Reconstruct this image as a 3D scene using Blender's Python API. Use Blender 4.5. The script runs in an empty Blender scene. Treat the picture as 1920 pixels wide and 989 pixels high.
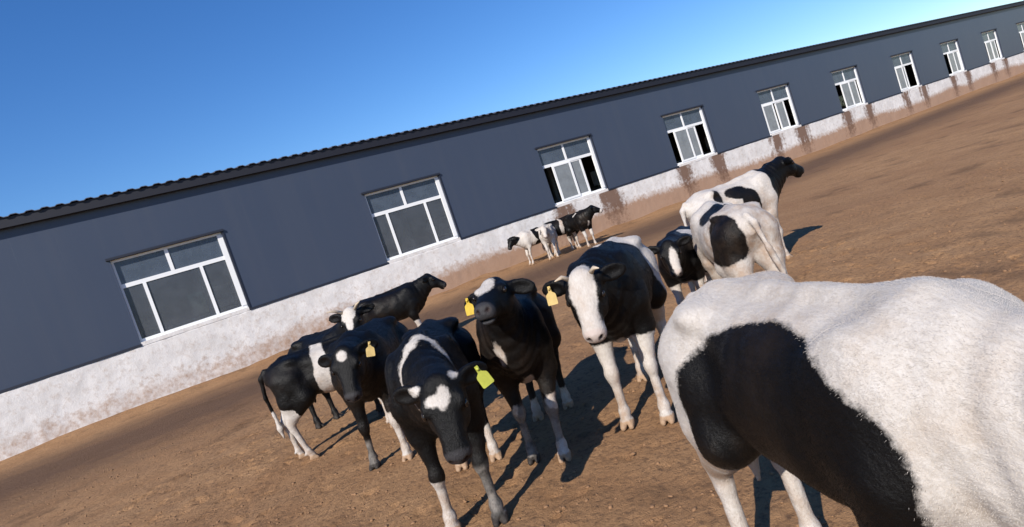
import bpy, math, random
import numpy as np
from mathutils import Matrix, Vector

# ------------------------------------------------------------------ camera, sky, sun, exposure
scn = bpy.context.scene
COL = scn.collection
F_PX, PITCH, ROLL, EYE = 1150.0, math.radians(3.315), math.radians(18.61), 1.6
cam_d = bpy.data.cameras.new('camera'); cam = bpy.data.objects.new('camera', cam_d); COL.objects.link(cam)
cam_d.sensor_width = 36.0; cam_d.lens = 36.0 * F_PX / 1920.0; cam_d.clip_start = 0.05; cam_d.clip_end = 3000
fw = Vector((0, math.cos(PITCH), -math.sin(PITCH))); u0 = Vector((0, math.sin(PITCH), math.cos(PITCH))); x0 = Vector((1, 0, 0))
rt = x0 * math.cos(ROLL) - u0 * math.sin(ROLL); up = x0 * math.sin(ROLL) + u0 * math.cos(ROLL)
cam.matrix_world = Matrix(((rt.x, up.x, -fw.x, 0), (rt.y, up.y, -fw.y, 0), (rt.z, up.z, -fw.z, EYE), (0, 0, 0, 1)))
scn.camera = cam

SUN_EL = math.radians(33.0)
SUN_AZ = Vector((-0.46, -0.89)).normalized()          # horizontal direction towards the sun: behind the viewer, a little left
to_sun = Vector((SUN_AZ.x * math.cos(SUN_EL), SUN_AZ.y * math.cos(SUN_EL), math.sin(SUN_EL)))
world = bpy.data.worlds.new('World'); scn.world = world; world.use_nodes = True
wn = world.node_tree.nodes; wl = world.node_tree.links
sky = wn.new('ShaderNodeTexSky'); sky.sky_type = 'NISHITA'; sky.sun_disc = False
sky.sun_elevation = SUN_EL; sky.sun_rotation = math.atan2(SUN_AZ.x, SUN_AZ.y)
sky.altitude = 600; sky.air_density = 1.25; sky.dust_density = 0.0; sky.ozone_density = 6.0
hs = wn.new('ShaderNodeHueSaturation'); hs.inputs['Saturation'].default_value = 1.20; hs.inputs['Value'].default_value = 1.0; hs.inputs['Hue'].default_value = 0.510
wl.new(sky.outputs[0], hs.inputs['Color']); wl.new(hs.outputs[0], wn['Background'].inputs[0]); wn['Background'].inputs[1].default_value = 0.103
sun_d = bpy.data.lights.new('sun', 'SUN'); sun_d.energy = 5.0; sun_d.angle = math.radians(0.5); sun_d.color = (1.0, 0.93, 0.83)
sun = bpy.data.objects.new('sun', sun_d); COL.objects.link(sun)
sun.rotation_euler = to_sun.to_track_quat('Z', 'Y').to_euler(); sun.location = (-5, -12, 12)
scn.view_settings.view_transform = 'Standard'; scn.view_settings.look = 'None'
scn.view_settings.exposure = 0.5; scn.view_settings.gamma = 1.0
scn.render.engine = 'CYCLES'
scn.cycles.use_denoising = True
scn.cycles.max_bounces = 6; scn.cycles.transparent_max_bounces = 8

# ------------------------------------------------------------------ helpers
def link(o, parent=None):
    COL.objects.link(o)
    if parent is not None: o.parent = parent
    return o
def tag(o, label=None, cat=None, group=None, kind=None):
    if label: o['label'] = label
    if cat: o['category'] = cat
    if group: o['group'] = group
    if kind: o['kind'] = kind
    return o
def mesh_obj(name, verts, faces, mat, parent=None, smooth=False):
    m = bpy.data.meshes.new(name); m.from_pydata([tuple(v) for v in verts], [], faces); m.update()
    if mat: m.materials.append(mat)
    if smooth: m.shade_smooth()
    return link(bpy.data.objects.new(name, m), parent)
def np_mesh(name, V, Q, mat, parent=None, smooth=True):
    m = bpy.data.meshes.new(name)
    k = Q.shape[1]
    m.vertices.add(len(V)); m.vertices.foreach_set('co', V.astype(np.float32).ravel())
    m.loops.add(Q.size); m.loops.foreach_set('vertex_index', Q.astype(np.int32).ravel())
    m.polygons.add(len(Q)); m.polygons.foreach_set('loop_start', np.arange(0, Q.size, k, dtype=np.int32))
    m.update(calc_edges=True); m.validate()
    if mat: m.materials.append(mat)
    if smooth: m.shade_smooth()
    return link(bpy.data.objects.new(name, m), parent)
def attr(o, name, arr):
    a = o.data.attributes.new(name, 'FLOAT', 'POINT'); a.data.foreach_set('value', np.asarray(arr, np.float32))
class MB:
    """collects boxes, quads and tubes of ONE part"""
    def __init__(s): s.v = []; s.f = []
    def box(s, x0, x1, y0, y1, z0, z1, fn=None):
        b = len(s.v)
        for x in (x0, x1):
            for y in (y0, y1):
                for z in (z0, z1): s.v.append((x, y, z) if fn is None else fn(x, y, z))
        for q in ((0,1,3,2),(4,6,7,5),(0,4,5,1),(2,3,7,6),(0,2,6,4),(1,5,7,3)): s.f.append(tuple(b+i for i in q))
        return s
    def quad(s, a, b, c, d):
        n = len(s.v); s.v += [a, b, c, d]; s.f.append((n, n+1, n+2, n+3)); return s
    def build(s, name, mat, parent=None, smooth=False): return mesh_obj(name, s.v, s.f, mat, parent, smooth)

def vnoise(P, freq, seed):
    """smooth 3-D value noise, -1..1, at the points P"""
    rng = np.random.RandomState(seed); T = rng.rand(32, 32, 32).astype(np.float32) * 2 - 1
    Q = P * freq + rng.rand(3) * 31
    i = np.floor(Q).astype(int); f = Q - i; f = f*f*(3-2*f); j = (i+1) % 32; i = i % 32
    def g(a, b, c): return T[a, b, c]
    x, y, z = f[:,0], f[:,1], f[:,2]
    c00 = g(i[:,0],i[:,1],i[:,2])*(1-x) + g(j[:,0],i[:,1],i[:,2])*x
    c10 = g(i[:,0],j[:,1],i[:,2])*(1-x) + g(j[:,0],j[:,1],i[:,2])*x
    c01 = g(i[:,0],i[:,1],j[:,2])*(1-x) + g(j[:,0],i[:,1],j[:,2])*x
    c11 = g(i[:,0],j[:,1],j[:,2])*(1-x) + g(j[:,0],j[:,1],j[:,2])*x
    return (c00*(1-y)+c10*y)*(1-z) + (c01*(1-y)+c11*y)*z

# ------------------------------------------------------------------ materials
def new_mat(name):
    m = bpy.data.materials.new(name); m.use_nodes = True
    nt = m.node_tree; b = nt.nodes['Principled BSDF']
    return m, nt, b
def N(nt, t, **kw):
    n = nt.nodes.new(t)
    for k, v in kw.items():
        if k in n.inputs: n.inputs[k].default_value = v
        else: setattr(n, k, v)
    return n
def noise(nt, scale, detail=4, rough=0.55, vec=None):
    n = N(nt, 'ShaderNodeTexNoise'); n.inputs['Scale'].default_value = scale
    n.inputs['Detail'].default_value = detail; n.inputs['Roughness'].default_value = rough
    if vec is not None: nt.links.new(vec, n.inputs['Vector'])
    return n
def ramp(nt, src, stops):
    r = N(nt, 'ShaderNodeValToRGB'); e = r.color_ramp.elements
    while len(e) < len(stops): e.new(0.5)
    for i, (p, c) in enumerate(stops):
        e[i].position = p; e[i].color = (c, c, c, 1) if isinstance(c, (int, float)) else (*c, 1)
    nt.links.new(src, r.inputs[0]); return r
def mixc(nt, fac, a, b, blend='MIX'):
    m = N(nt, 'ShaderNodeMix', data_type='RGBA', blend_type=blend)
    for k, v in ((0, fac), (6, a), (7, b)):
        if hasattr(v, 'is_linked') or hasattr(v, 'links'): nt.links.new(v, m.inputs[k])
        elif k == 0: m.inputs[0].default_value = v
        else: m.inputs[k].default_value = (*v, 1)
    return m.outputs[2]
def mth(nt, op, a, b=None):
    m = N(nt, 'ShaderNodeMath', operation=op)
    for i, v in enumerate((a, b)):
        if v is None: continue
        if isinstance(v, (int, float)): m.inputs[i].default_value = v
        else: nt.links.new(v, m.inputs[i])
    return m.outputs[0]
def bump(nt, b, h, strength, dist):
    n = N(nt, 'ShaderNodeBump'); n.inputs['Strength'].default_value = strength; n.inputs['Distance'].default_value = dist
    nt.links.new(h, n.inputs['Height']); nt.links.new(n.outputs[0], b.inputs['Normal']); return n
def simple(name, col, rough=0.6, metal=0.0, spot=0.0, scale=20, bmp=0.0):
    m, nt, b = new_mat(name); b.inputs['Roughness'].default_value = rough; b.inputs['Metallic'].default_value = metal
    tc = N(nt, 'ShaderNodeTexCoord'); n = noise(nt, scale, 5, 0.6, tc.outputs['Object'])
    d = tuple(c * (1 - spot) for c in col); nt.links.new(mixc(nt, n.outputs[0], d, col), b.inputs['Base Color'])
    if bmp: bump(nt, b, n.outputs[0], bmp, 0.01)
    return m

M = {}
M['frame'] = simple('white_window_plastic', (0.78, 0.79, 0.80), 0.35, 0, 0.08, 6)
M['trim'] = simple('dark_metal_trim', (0.014, 0.018, 0.032), 0.55, 0.0, 0.25, 5)
M['roof'] = simple('roof_sheet', (0.085, 0.095, 0.13), 0.5, 0.1, 0.25, 2)
M['soffit'] = simple('eave_gutter_metal', (0.008, 0.009, 0.017), 0.6, 0.0, 0.25, 3)
M['inner'] = simple('barn_inside', (0.20, 0.21, 0.22), 0.85, 0, 0.4, 1.5)
M['steel'] = simple('barn_galvanised', (0.45, 0.46, 0.47), 0.5, 0.3, 0.3, 8)
M['tag'] = simple('tag_plastic_yellow', (0.60, 0.41, 0.03), 0.4, 0, 0.5, 30)
M['tag_pale'] = simple('tag_plastic_pale', (0.56, 0.40, 0.14), 0.45, 0, 0.5, 30)
M['tag_lime'] = simple('tag_plastic_lime', (0.44, 0.46, 0.06), 0.4, 0, 0.5, 30)
M['horn'] = simple('horn', (0.55, 0.45, 0.34), 0.45, 0, 0.4, 25)
def mat_eye():
    m, nt, b = new_mat('eye_dark'); b.inputs['Base Color'].default_value = (0.012, 0.008, 0.006, 1); b.inputs['Roughness'].default_value = 0.08
    return m
M['eye'] = mat_eye()
def mat_wall():
    m, nt, b = new_mat('blue_grey_cladding'); tc = N(nt, 'ShaderNodeTexCoord')
    n = noise(nt, 0.35, 4, 0.6, tc.outputs['Object']); mp = N(nt, 'ShaderNodeMapping'); nt.links.new(tc.outputs['Object'], mp.inputs[0])
    mp.inputs['Scale'].default_value = (1.6, 1.6, 0.06); st = noise(nt, 1.5, 5, 0.6, mp.outputs[0])
    c = mixc(nt, n.outputs[0], (0.034, 0.0465, 0.079), (0.042, 0.056, 0.090))
    r = ramp(nt, st.outputs[0], [(0.45, 0.0), (0.8, 0.35)])
    c = mixc(nt, r.outputs[0], c, (0.058, 0.067, 0.092)); nt.links.new(c, b.inputs['Base Color'])
    b.inputs['Roughness'].default_value = 0.42
    sx = N(nt, 'ShaderNodeSeparateXYZ'); nt.links.new(tc.outputs['Object'], sx.inputs[0])
    fr = mth(nt, 'FRACT', mth(nt, 'MULTIPLY', sx.outputs[0], 1/0.965))           # panel joints
    gr = mth(nt, 'LESS_THAN', fr, 0.012)
    bump(nt, b, mth(nt, 'SUBTRACT', mth(nt, 'MULTIPLY', noise(nt, 0.8, 2, 0.5, tc.outputs['Object']).outputs[0], 0.5), gr), 0.25, 0.01)
    return m
M['wall'] = mat_wall()
def mat_plinth():
    m, nt, b = new_mat('whitewashed_plinth'); tc = N(nt, 'ShaderNodeTexCoord')
    n1 = noise(nt, 1.3, 6, 0.65, tc.outputs['Object']); n2 = noise(nt, 7, 6, 0.65, tc.outputs['Object']); n3 = noise(nt, 30, 4, 0.6, tc.outputs['Object'])
    c = mixc(nt, ramp(nt, n1.outputs[0], [(0.35, 0.0), (0.7, 1.0)]).outputs[0], (0.54, 0.52, 0.51), (0.70, 0.68, 0.67))
    c = mixc(nt, ramp(nt, n2.outputs[0], [(0.50, 0.0), (0.72, 0.75)]).outputs[0], c, (0.46, 0.40, 0.36))
    a = N(nt, 'ShaderNodeAttribute', attribute_name='mud')
    f = mth(nt, 'ADD', a.outputs['Fac'], mth(nt, 'MULTIPLY', mth(nt, 'SUBTRACT', n2.outputs[0], 0.5), 0.9))
    c = mixc(nt, ramp(nt, f, [(0.28, 0.0), (0.85, 0.92)]).outputs[0], c, (0.30, 0.175, 0.105))
    s = N(nt, 'ShaderNodeAttribute', attribute_name='stain')
    f2 = mth(nt, 'ADD', s.outputs['Fac'], mth(nt, 'MULTIPLY', mth(nt, 'SUBTRACT', n2.outputs[0], 0.5), 1.5))
    c = mixc(nt, ramp(nt, f2, [(0.25, 0.0), (0.85, 0.95)]).outputs[0], c, (0.135, 0.072, 0.045))
    nt.links.new(c, b.inputs['Base Color']); b.inputs['Roughness'].default_value = 0.9
    bump(nt, b, mth(nt, 'ADD', n2.outputs[0], mth(nt, 'MULTIPLY', n3.outputs[0], 0.4)), 0.5, 0.02)
    return m
M['plinth'] = mat_plinth()
def mat_ground():
    m, nt, b = new_mat('corral_dirt'); tc = N(nt, 'ShaderNodeTexCoord'); v = tc.outputs['Object']
    big = noise(nt, 0.22, 4, 0.6, v); mid = noise(nt, 1.6, 6, 0.65, v); fine = noise(nt, 22, 8, 0.7, v); vf = noise(nt, 110, 4, 0.7, v)
    c = mixc(nt, ramp(nt, mid.outputs[0], [(0.3, 0.0), (0.7, 1.0)]).outputs[0], (0.258, 0.140, 0.067), (0.365, 0.214, 0.108))
    c = mixc(nt, ramp(nt, big.outputs[0], [(0.42, 0.0), (0.62, 0.6)]).outputs[0], c, (0.235, 0.125, 0.062))
    w = N(nt, 'ShaderNodeAttribute', attribute_name='wet')            # trampled, damp soil towards the barn
    f = mth(nt, 'ADD', w.outputs['Fac'], mth(nt, 'MULTIPLY', mth(nt, 'SUBTRACT', mid.outputs[0], 0.5), 0.8))
    c = mixc(nt, ramp(nt, f, [(0.25, 0.0), (0.8, 0.85)]).outputs[0], c, (0.085, 0.048, 0.032))
    c = mixc(nt, ramp(nt, fine.outputs[0], [(0.33, 0.85), (0.50, 0.0)]).outputs[0], c, (0.105, 0.058, 0.034))
    c = mixc(nt, ramp(nt, vf.outputs[0], [(0.60, 0.0), (0.75, 0.4)]).outputs[0], c, (0.42, 0.27, 0.16))
    dung = noise(nt, 0.9, 7, 0.62, v)
    c = mixc(nt, ramp(nt, dung.outputs[0], [(0.56, 0.0), (0.66, 0.6)]).outputs[0], c, (0.10, 0.055, 0.030))
    straw = N(nt, 'ShaderNodeTexVoronoi', feature='DISTANCE_TO_EDGE'); straw.inputs['Scale'].default_value = 9; nt.links.new(v, straw.inputs['Vector'])
    c = mixc(nt, ramp(nt, straw.outputs['Distance'], [(0.0, 0.35), (0.03, 0.0)]).outputs[0], c, (0.13, 0.07, 0.035))
    nt.links.new(c, b.inputs['Base Color']); b.inputs['Roughness'].default_value = 0.95
    b.inputs['Specular IOR Level'].default_value = 0.2
    h = mth(nt, 'ADD', fine.outputs[0], mth(nt, 'MULTIPLY', vf.outputs[0], 0.35)); bump(nt, b, h, 0.8, 0.035)
    return m
M['ground'] = mat_ground()
M['clod'] = simple('dirt_clod', (0.29, 0.16, 0.08), 0.95, 0, 0.55, 9, 0.5)
def mat_glass(name, tint, rough, alpha_mix):
    m, nt, b = new_mat(name)
    b.inputs['Base Color'].default_value = (*tint, 1); b.inputs['Roughness'].default_value = rough; b.inputs['Specular IOR Level'].default_value = 0.6
    tr = N(nt, 'ShaderNodeBsdfTransparent'); tr.inputs[0].default_value = (0.85, 0.88, 0.9, 1)
    tc = N(nt, 'ShaderNodeTexCoord'); n = noise(nt, 2.5, 5, 0.65, tc.outputs['Object'])
    fac = ramp(nt, n.outputs[0], [(0.3, alpha_mix * 0.75), (0.75, min(1, alpha_mix * 1.2))])
    mx = N(nt, 'ShaderNodeMixShader'); nt.links.new(fac.outputs[0], mx.inputs[0]); nt.links.new(tr.outputs[0], mx.inputs[1]); nt.links.new(b.outputs[0], mx.inputs[2])
    nt.links.new(mx.outputs[0], nt.nodes['Material Output'].inputs[0]); return m
M['glass_upper'] = mat_glass('blue_grey_upper_glass', (0.075, 0.095, 0.13), 0.25, 0.85)  # blue-grey tint laid over most of the pane
M['glass_clear'] = mat_glass('sky_tinted_lower_glass', (0.105, 0.115, 0.14), 0.15, 0.48)  # pale reflection painted in as an uneven tint of the glass
M['glass_grey'] = mat_glass('doubled_grey_glass', (0.24, 0.26, 0.28), 0.25, 0.8)

def mat_coat():
    m, nt, b = new_mat('cow_coat'); tc = N(nt, 'ShaderNodeTexCoord'); v = tc.outputs['Object']
    co = N(nt, 'ShaderNodeAttribute', attribute_name='coat'); sk = N(nt, 'ShaderNodeAttribute', attribute_name='skin')
    hf = N(nt, 'ShaderNodeAttribute', attribute_name='hoof'); dt = N(nt, 'ShaderNodeAttribute', attribute_name='dirt')
    n1 = noise(nt, 45, 4, 0.65, v); n2 = noise(nt, 9, 5, 0.6, v)
    mp = N(nt, 'ShaderNodeMapping'); mp.inputs['Scale'].default_value = (25, 90, 45); nt.links.new(v, mp.inputs[0])
    hair = noise(nt, 1.0, 6, 0.75, mp.outputs[0])
    e = mth(nt, 'ADD', co.outputs['Fac'], mth(nt, 'MULTIPLY', mth(nt, 'SUBTRACT', n1.outputs[0], 0.5), 0.03))
    f = ramp(nt, mth(nt, 'ADD', mth(nt, 'MULTIPLY', e, 20.0), 0.5), [(0.36, 0.0), (0.64, 1.0)])
    blk = mixc(nt, ramp(nt, hair.outputs[0], [(0.35, 0.0), (0.75, 1.0)]).outputs[0], (0.0010, 0.0010, 0.0012), (0.0028, 0.0026, 0.0030))
    blk = mixc(nt, ramp(nt, n2.outputs[0], [(0.5, 0.0), (0.8, 0.5)]).outputs[0], blk, (0.0045, 0.0034, 0.003))
    wht = mixc(nt, ramp(nt, hair.outputs[0], [(0.3, 0.0), (0.7, 1.0)]).outputs[0], (0.37, 0.335, 0.305), (0.50, 0.47, 0.445))
    wht = mixc(nt, ramp(nt, n2.outputs[0], [(0.52, 0.0), (0.78, 0.5)]).outputs[0], wht, (0.37, 0.29, 0.22))
    ro = N(nt, 'ShaderNodeAttribute', attribute_name='roan'); rm = mth(nt, 'MULTIPLY', ro.outputs['Fac'], ramp(nt, n2.outputs[0], [(0.35, 0.10), (0.65, 0.50)]).outputs[0])
    c = mixc(nt, mth(nt, 'MAXIMUM', f.outputs[0], rm), blk, wht)
    d = mth(nt, 'MULTIPLY', dt.outputs['Fac'], ramp(nt, n2.outputs[0], [(0.36, 0.0), (0.62, 1.0)]).outputs[0])
    c = mixc(nt, mth(nt, 'MULTIPLY', d, mth(nt, 'ADD', mth(nt, 'MULTIPLY', f.outputs[0], 0.66), 0.05)), c, (0.25, 0.155, 0.095))
    pk = mixc(nt, f.outputs[0], (0.030, 0.029, 0.032), (0.42, 0.355, 0.325))
    c = mixc(nt, sk.outputs['Fac'], c, pk)
    hc = mixc(nt, f.outputs[0], (0.03, 0.025, 0.022), (0.30, 0.20, 0.13)); c = mixc(nt, hf.outputs['Fac'], c, hc)
    no = N(nt, 'ShaderNodeAttribute', attribute_name='nostril'); c = mixc(nt, no.outputs['Fac'], c, (0.02, 0.012, 0.012))
    nt.links.new(c, b.inputs['Base Color'])
    b.inputs['Roughness'].default_value = 0.48; b.inputs['Specular IOR Level'].default_value = 0.20
    b.inputs['Sheen Weight'].default_value = 0.0; b.inputs['Sheen Roughness'].default_value = 0.5
    bump(nt, b, mth(nt, 'ADD', hair.outputs[0], mth(nt, 'MULTIPLY', n1.outputs[0], 0.6)), 0.55, 0.012)
    return m
M['coat'] = mat_coat()
def mat_hair():
    m, nt, b = new_mat('cow_hair'); co = N(nt, 'ShaderNodeAttribute', attribute_name='tone'); dt = N(nt, 'ShaderNodeAttribute', attribute_name='shade')
    blk = mixc(nt, dt.outputs['Fac'], (0.0010, 0.0010, 0.0012), (0.0032, 0.0028, 0.0028)); wht = mixc(nt, dt.outputs['Fac'], (0.36, 0.32, 0.285), (0.54, 0.505, 0.475))
    mu = N(nt, 'ShaderNodeAttribute', attribute_name='mud'); mf = mth(nt, 'MULTIPLY', mu.outputs['Fac'], mth(nt, 'ADD', mth(nt, 'MULTIPLY', co.outputs['Fac'], 0.9), 0.06))
    nt.links.new(mixc(nt, mf, mixc(nt, co.outputs['Fac'], blk, wht), (0.22, 0.135, 0.08)), b.inputs['Base Color'])
    b.inputs['Roughness'].default_value = 0.55; b.inputs['Specular IOR Level'].default_value = 0.12
    return m
M['hair'] = mat_hair()

# ------------------------------------------------------------------ the ground
YAW = math.radians(58.34); WD = np.array([math.sin(YAW), math.cos(YAW)]); WN = np.array([math.cos(YAW), -math.sin(YAW)]); DIST = 20.4
def axis(dense0, dense1, step, lo, hi, g=1.13):
    a = list(np.arange(dense0, dense1, step)); s = step; x = dense1; r = []
    while x < hi: r.append(x); s *= g; x += s
    l = []; s = step * g; x = dense0 - s
    while x > lo: l.append(x); s *= g; x -= s
    return np.array(l[::-1] + a + r)
gx = axis(-5.0, 4.5, 0.03, -420, 420); gy = axis(1.0, 10.5, 0.03, -160, 900)
X, Y = np.meshgrid(gx, gy, indexing='ij'); XY = np.stack([X.ravel(), Y.ravel(), np.zeros(X.size)], 1)
rng = np.random.RandomState(7)
near = np.clip(1.3 - np.hypot(XY[:,0], XY[:,1]-5) / 60, 0.0, 1)
Z = 0.022*vnoise(XY, 0.55, 1) + near*(0.016*vnoise(XY, 2.1, 2) + 0.009*vnoise(XY, 5.5, 3) + 0.007*np.abs(vnoise(XY, 12, 4)) + 0.004*vnoise(XY, 26, 5))
# hoof prints pressed into the soil
Zg = Z.reshape(X.shape)
for k in range(1100):
    px, py = rng.uniform(-4.9, 4.4), rng.uniform(1.1, 10.4); a = rng.uniform(0, 6.28); r = rng.uniform(0.045, 0.07)
    i0, i1 = np.searchsorted(gx, [px-0.2, px+0.2]); j0, j1 = np.searchsorted(gy, [py-0.2, py+0.2])
    dx = X[i0:i1, j0:j1]-px; dy = Y[i0:i1, j0:j1]-py; lx = dx*math.cos(a)+dy*math.sin(a); ly = -dx*math.sin(a)+dy*math.cos(a)
    q = np.sqrt((lx/r)**2 + (ly/(0.75*r))**2); dep = rng.uniform(0.010, 0.036)
    Zg[i0:i1, j0:j1] += -dep*np.clip(1.25-q, 0, 1)*(1-0.6*np.exp(-(ly/(0.012))**2)) + 0.35*dep*np.exp(-((q-1.35)/0.22)**2)
Z = Zg.ravel()
dw = DIST + XY[:,0]*WN[0] + XY[:,1]*WN[1]                                  # metres in front of the barn wall
Z += 0.16*np.exp(-np.clip(dw, 0, None)/0.7)*(1+0.5*vnoise(XY, 0.8, 9))     # soil banked up against the plinth
XY[:,2] = Z
I = np.arange(X.size).reshape(X.shape); Q = np.stack([I[:-1,:-1], I[1:,:-1], I[1:,1:], I[:-1,1:]], -1).reshape(-1, 4)
gnd = np_mesh('ground', XY, Q, M['ground']); tag(gnd, kind='structure')
attr(gnd, 'wet', np.clip(1.05-np.abs(dw-5.5)/5.5, 0, 1)*np.clip((dw-0.8)/1.2, 0, 1)*0.9)
def ground_z(x, y):
    i = np.clip(np.searchsorted(gx, x), 0, len(gx)-1); j = np.clip(np.searchsorted(gy, y), 0, len(gy)-1)
    return float(Z.reshape(X.shape)[i, j])

# ------------------------------------------------------------------ the barn
barn = bpy.data.objects.new('cattle_barn', None); link(barn)
barn.location = (-DIST*WN[0], -DIST*WN[1], 0); barn.rotation_euler = (0, 0, math.pi/2 - YAW)     # local x along the wall, local -y towards the yard
tag(barn, 'long blue-grey metal barn with white-washed plinth, corrugated roof edge and white windows', 'barn')
S0, S1 = -22.6, 116.0
ZP, ZW0, ZW1, ZT, ZE = 1.715, 1.83, 4.27, 3.49, 5.98
WINS = [7.77 + 7.72*k for k in range(-3, 14)]; WW = 2.98
TH = 0.20; DEEP = 18.0
w = MB()
edges = [S0]
for s in WINS: edges += [s, s+WW]
edges.append(S1)
for i in range(0, len(edges), 2):                      # solid bays between the windows
    a, b = edges[i], edges[i+1]; w.quad((a,0,ZP),(b,0,ZP),(b,0,ZW1),(a,0,ZW1))
w.quad((S0,0,ZW1),(S1,0,ZW1),(S1,0,ZE),(S0,0,ZE))
for s in WINS:                                         # reveals and the inner skin around each opening
    e = s+WW
    w.quad((s,0,ZP),(s,0,ZW1),(s,TH,ZW1),(s,TH,ZP)); w.quad((e,0,ZW1),(e,0,ZP),(e,TH,ZP),(e,TH,ZW1)); w.quad((s,0,ZW1),(e,0,ZW1),(e,TH,ZW1),(s,TH,ZW1))
for i in range(0, len(edges), 2):
    a, b = edges[i], edges[i+1]; w.quad((b,TH,0),(a,TH,0),(a,TH,ZW1),(b,TH,ZW1))
w.quad((S1,TH,ZW1),(S0,TH,ZW1),(S0,TH,ZE),(S1,TH,ZE))
for x in (S0, S1): w.quad((x,0,0),(x,DEEP,0),(x,DEEP,ZE),(x,0,ZE))
w.build('wall', M['wall'], barn)
# plinth: a slightly rough masonry base, higher under each window
ps = np.arange(S0, S1+0.01, 0.06); rows = np.concatenate([np.linspace(-0.3, 1.68, 22), [ZP]])
PS, PZ = np.meshgrid(ps, rows, indexing='ij'); V = np.stack([PS.ravel(), np.full(PS.size, -0.055), PZ.ravel()], 1)
V[:,1] += 0.012*vnoise(V*np.array([1,0,1]), 1.5, 21) + 0.006*vnoise(V*np.array([1,0,1]), 5, 22)
I = np.arange(PS.size).reshape(PS.shape); Q = np.stack([I[:-1,:-1], I[1:,:-1], I[1:,1:], I[:-1,1:]], -1).reshape(-1, 4)
n0 = len(V); last = I[:, -1]                           # the ledge on top runs back to the cladding
V2 = V[last].copy(); V2[:,1] = 0.05; J = n0+np.arange(len(last)); V = np.concatenate([V, V2])
Q = np.concatenate([Q, np.stack([last[:-1], last[1:], J[1:], J[:-1]], -1)])
pl = np_mesh('plinth', V, Q, M['plinth'], barn, smooth=False)
mud = np.clip((1.18-V[:,2])/0.68 + 0.30*vnoise(V*np.array([1,0,0]), 0.35, 31), 0, 1)
mud *= np.clip(0.55+(V[:,0]-2)/18, 0.5, 1.3)
stain = np.zeros(len(V))
for k, s in enumerate(WINS):
    if s < 12: continue                                # brown run-off below the two open windows and those beyond
    for c, hw, st in ((s+0.30, 0.75, 1.1), (s+WW+0.02, 0.80, 1.15)):
        wob = 0.12*vnoise(np.stack([V[:,2]*2.0, np.full(len(V), c), np.zeros(len(V))], 1), 1.0, 40+k)
        strk = vnoise(np.stack([V[:,0]*7, V[:,2]*.9, np.zeros(len(V))], 1), 1.0, 60+k)*.35
        stain = np.maximum(stain, st*np.clip(1.15-np.abs(V[:,0]-c-wob)/hw+strk, 0, 1)*np.clip(0.30+V[:,2]/1.9, 0, 1))
attr(pl, 'mud', mud); attr(pl, 'stain', stain)
for i in range(0, len(edges), 2):                      # dark drip flashing at the foot of each bay of cladding
    t = MB(); t.box(edges[i], edges[i+1], -0.075, -0.003, ZP+0.004, ZP+0.07); t.build('base_flashing', M['trim'], barn)
# roof with trapezoid corrugation, gutter and soffit
PIT = 0.40; prof = [(0.0, 0), (0.10, 0), (0.16, 0.038), (0.28, 0.038), (0.34, 0)]
rv, rf = [], []; x = S0-0.3; RX = []
while x < S1+0.3:
    for px_, pz_ in prof[:-1]: RX.append((x+px_, pz_))
    x += PIT-0.06
yr = [-0.26, DEEP/2, DEEP+0.34]; zr = [6.03, 6.03+0.16*(DEEP/2+0.34), 6.03]
for xx, zz in RX:
    for j in range(3): rv.append((xx, yr[j], zr[j]+zz))
    for j in (0, 2): rv.append((xx, yr[j], zr[j]+zz-0.02))
for i in range(len(RX)-1):
    a, b = i*5, i*5+5
    rf += [(a, b, b+1, a+1), (a+1, b+1, b+2, a+2), (a, a+3, b+3, b), (a+2, b+2, b+4, a+4)]
mesh_obj('roof', rv, rf, M['roof'], barn)
g = MB(); g.box(S0-0.3, S1+0.3, -0.20, -0.10, 5.76, 6.02); g.box(S0-0.3, S1+0.3, -0.098, 0.0-0.004, 5.78, 5.97)
g.build('gutter', M['soffit'], barn)
inn = MB(); zf = 0.02                                  # the inside: floor, far wall with its own window openings, roof lining
inn.quad((S0,TH,zf),(S1,TH,zf),(S1,DEEP,zf),(S0,DEEP,zf))
OW = 1.5; oe = [S0]
for q_ in WINS: oe += [q_+2.9, q_+2.9+OW]
oe.append(S1); yo = DEEP-0.1
for i in range(0, len(oe), 2): inn.quad((oe[i],yo,zf),(oe[i+1],yo,zf),(oe[i+1],yo,ZE),(oe[i],yo,ZE))
for i in range(1, len(oe)-1, 2):
    inn.quad((oe[i],yo,zf),(oe[i+1],yo,zf),(oe[i+1],yo,2.5),(oe[i],yo,2.5)); inn.quad((oe[i],yo,3.7),(oe[i+1],yo,3.7),(oe[i+1],yo,ZE),(oe[i],yo,ZE))
    pw = MB(); pw.box(oe[i], oe[i+1], yo+0.02, yo+0.03, 2.5, 3.7); pw.build('far_pane', M['glass_grey'], barn)
inn.build('interior', M['inner'], barn)
for s in WINS[1:9]:                                    # steel columns and stall rails one sees through the glass
    c = MB(); c.box(s+2.2, s+2.36, 2.6, 2.78, 0.0, 6.0); c.build('column', M['steel'], barn)
    c = MB(); c.box(s-1.0, s+5.5, 2.3, 2.35, 2.02, 2.07); c.box(s-1.0, s+5.5, 2.3, 2.35, 1.55, 1.60); c.build('stall_rail', M['steel'], barn)
    q_ = s+2.1+1.15*(s+2.4)/9.0; c = MB(); c.box(q_, q_+0.55, 2.22, 2.36, 2.15, 2.85); c.box(q_+0.23, q_+0.29, 2.36, 2.60, 2.60, 2.66); c.build('pale_box', M['frame'], barn)  # plain pale box behind each window, of no particular kind
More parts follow.
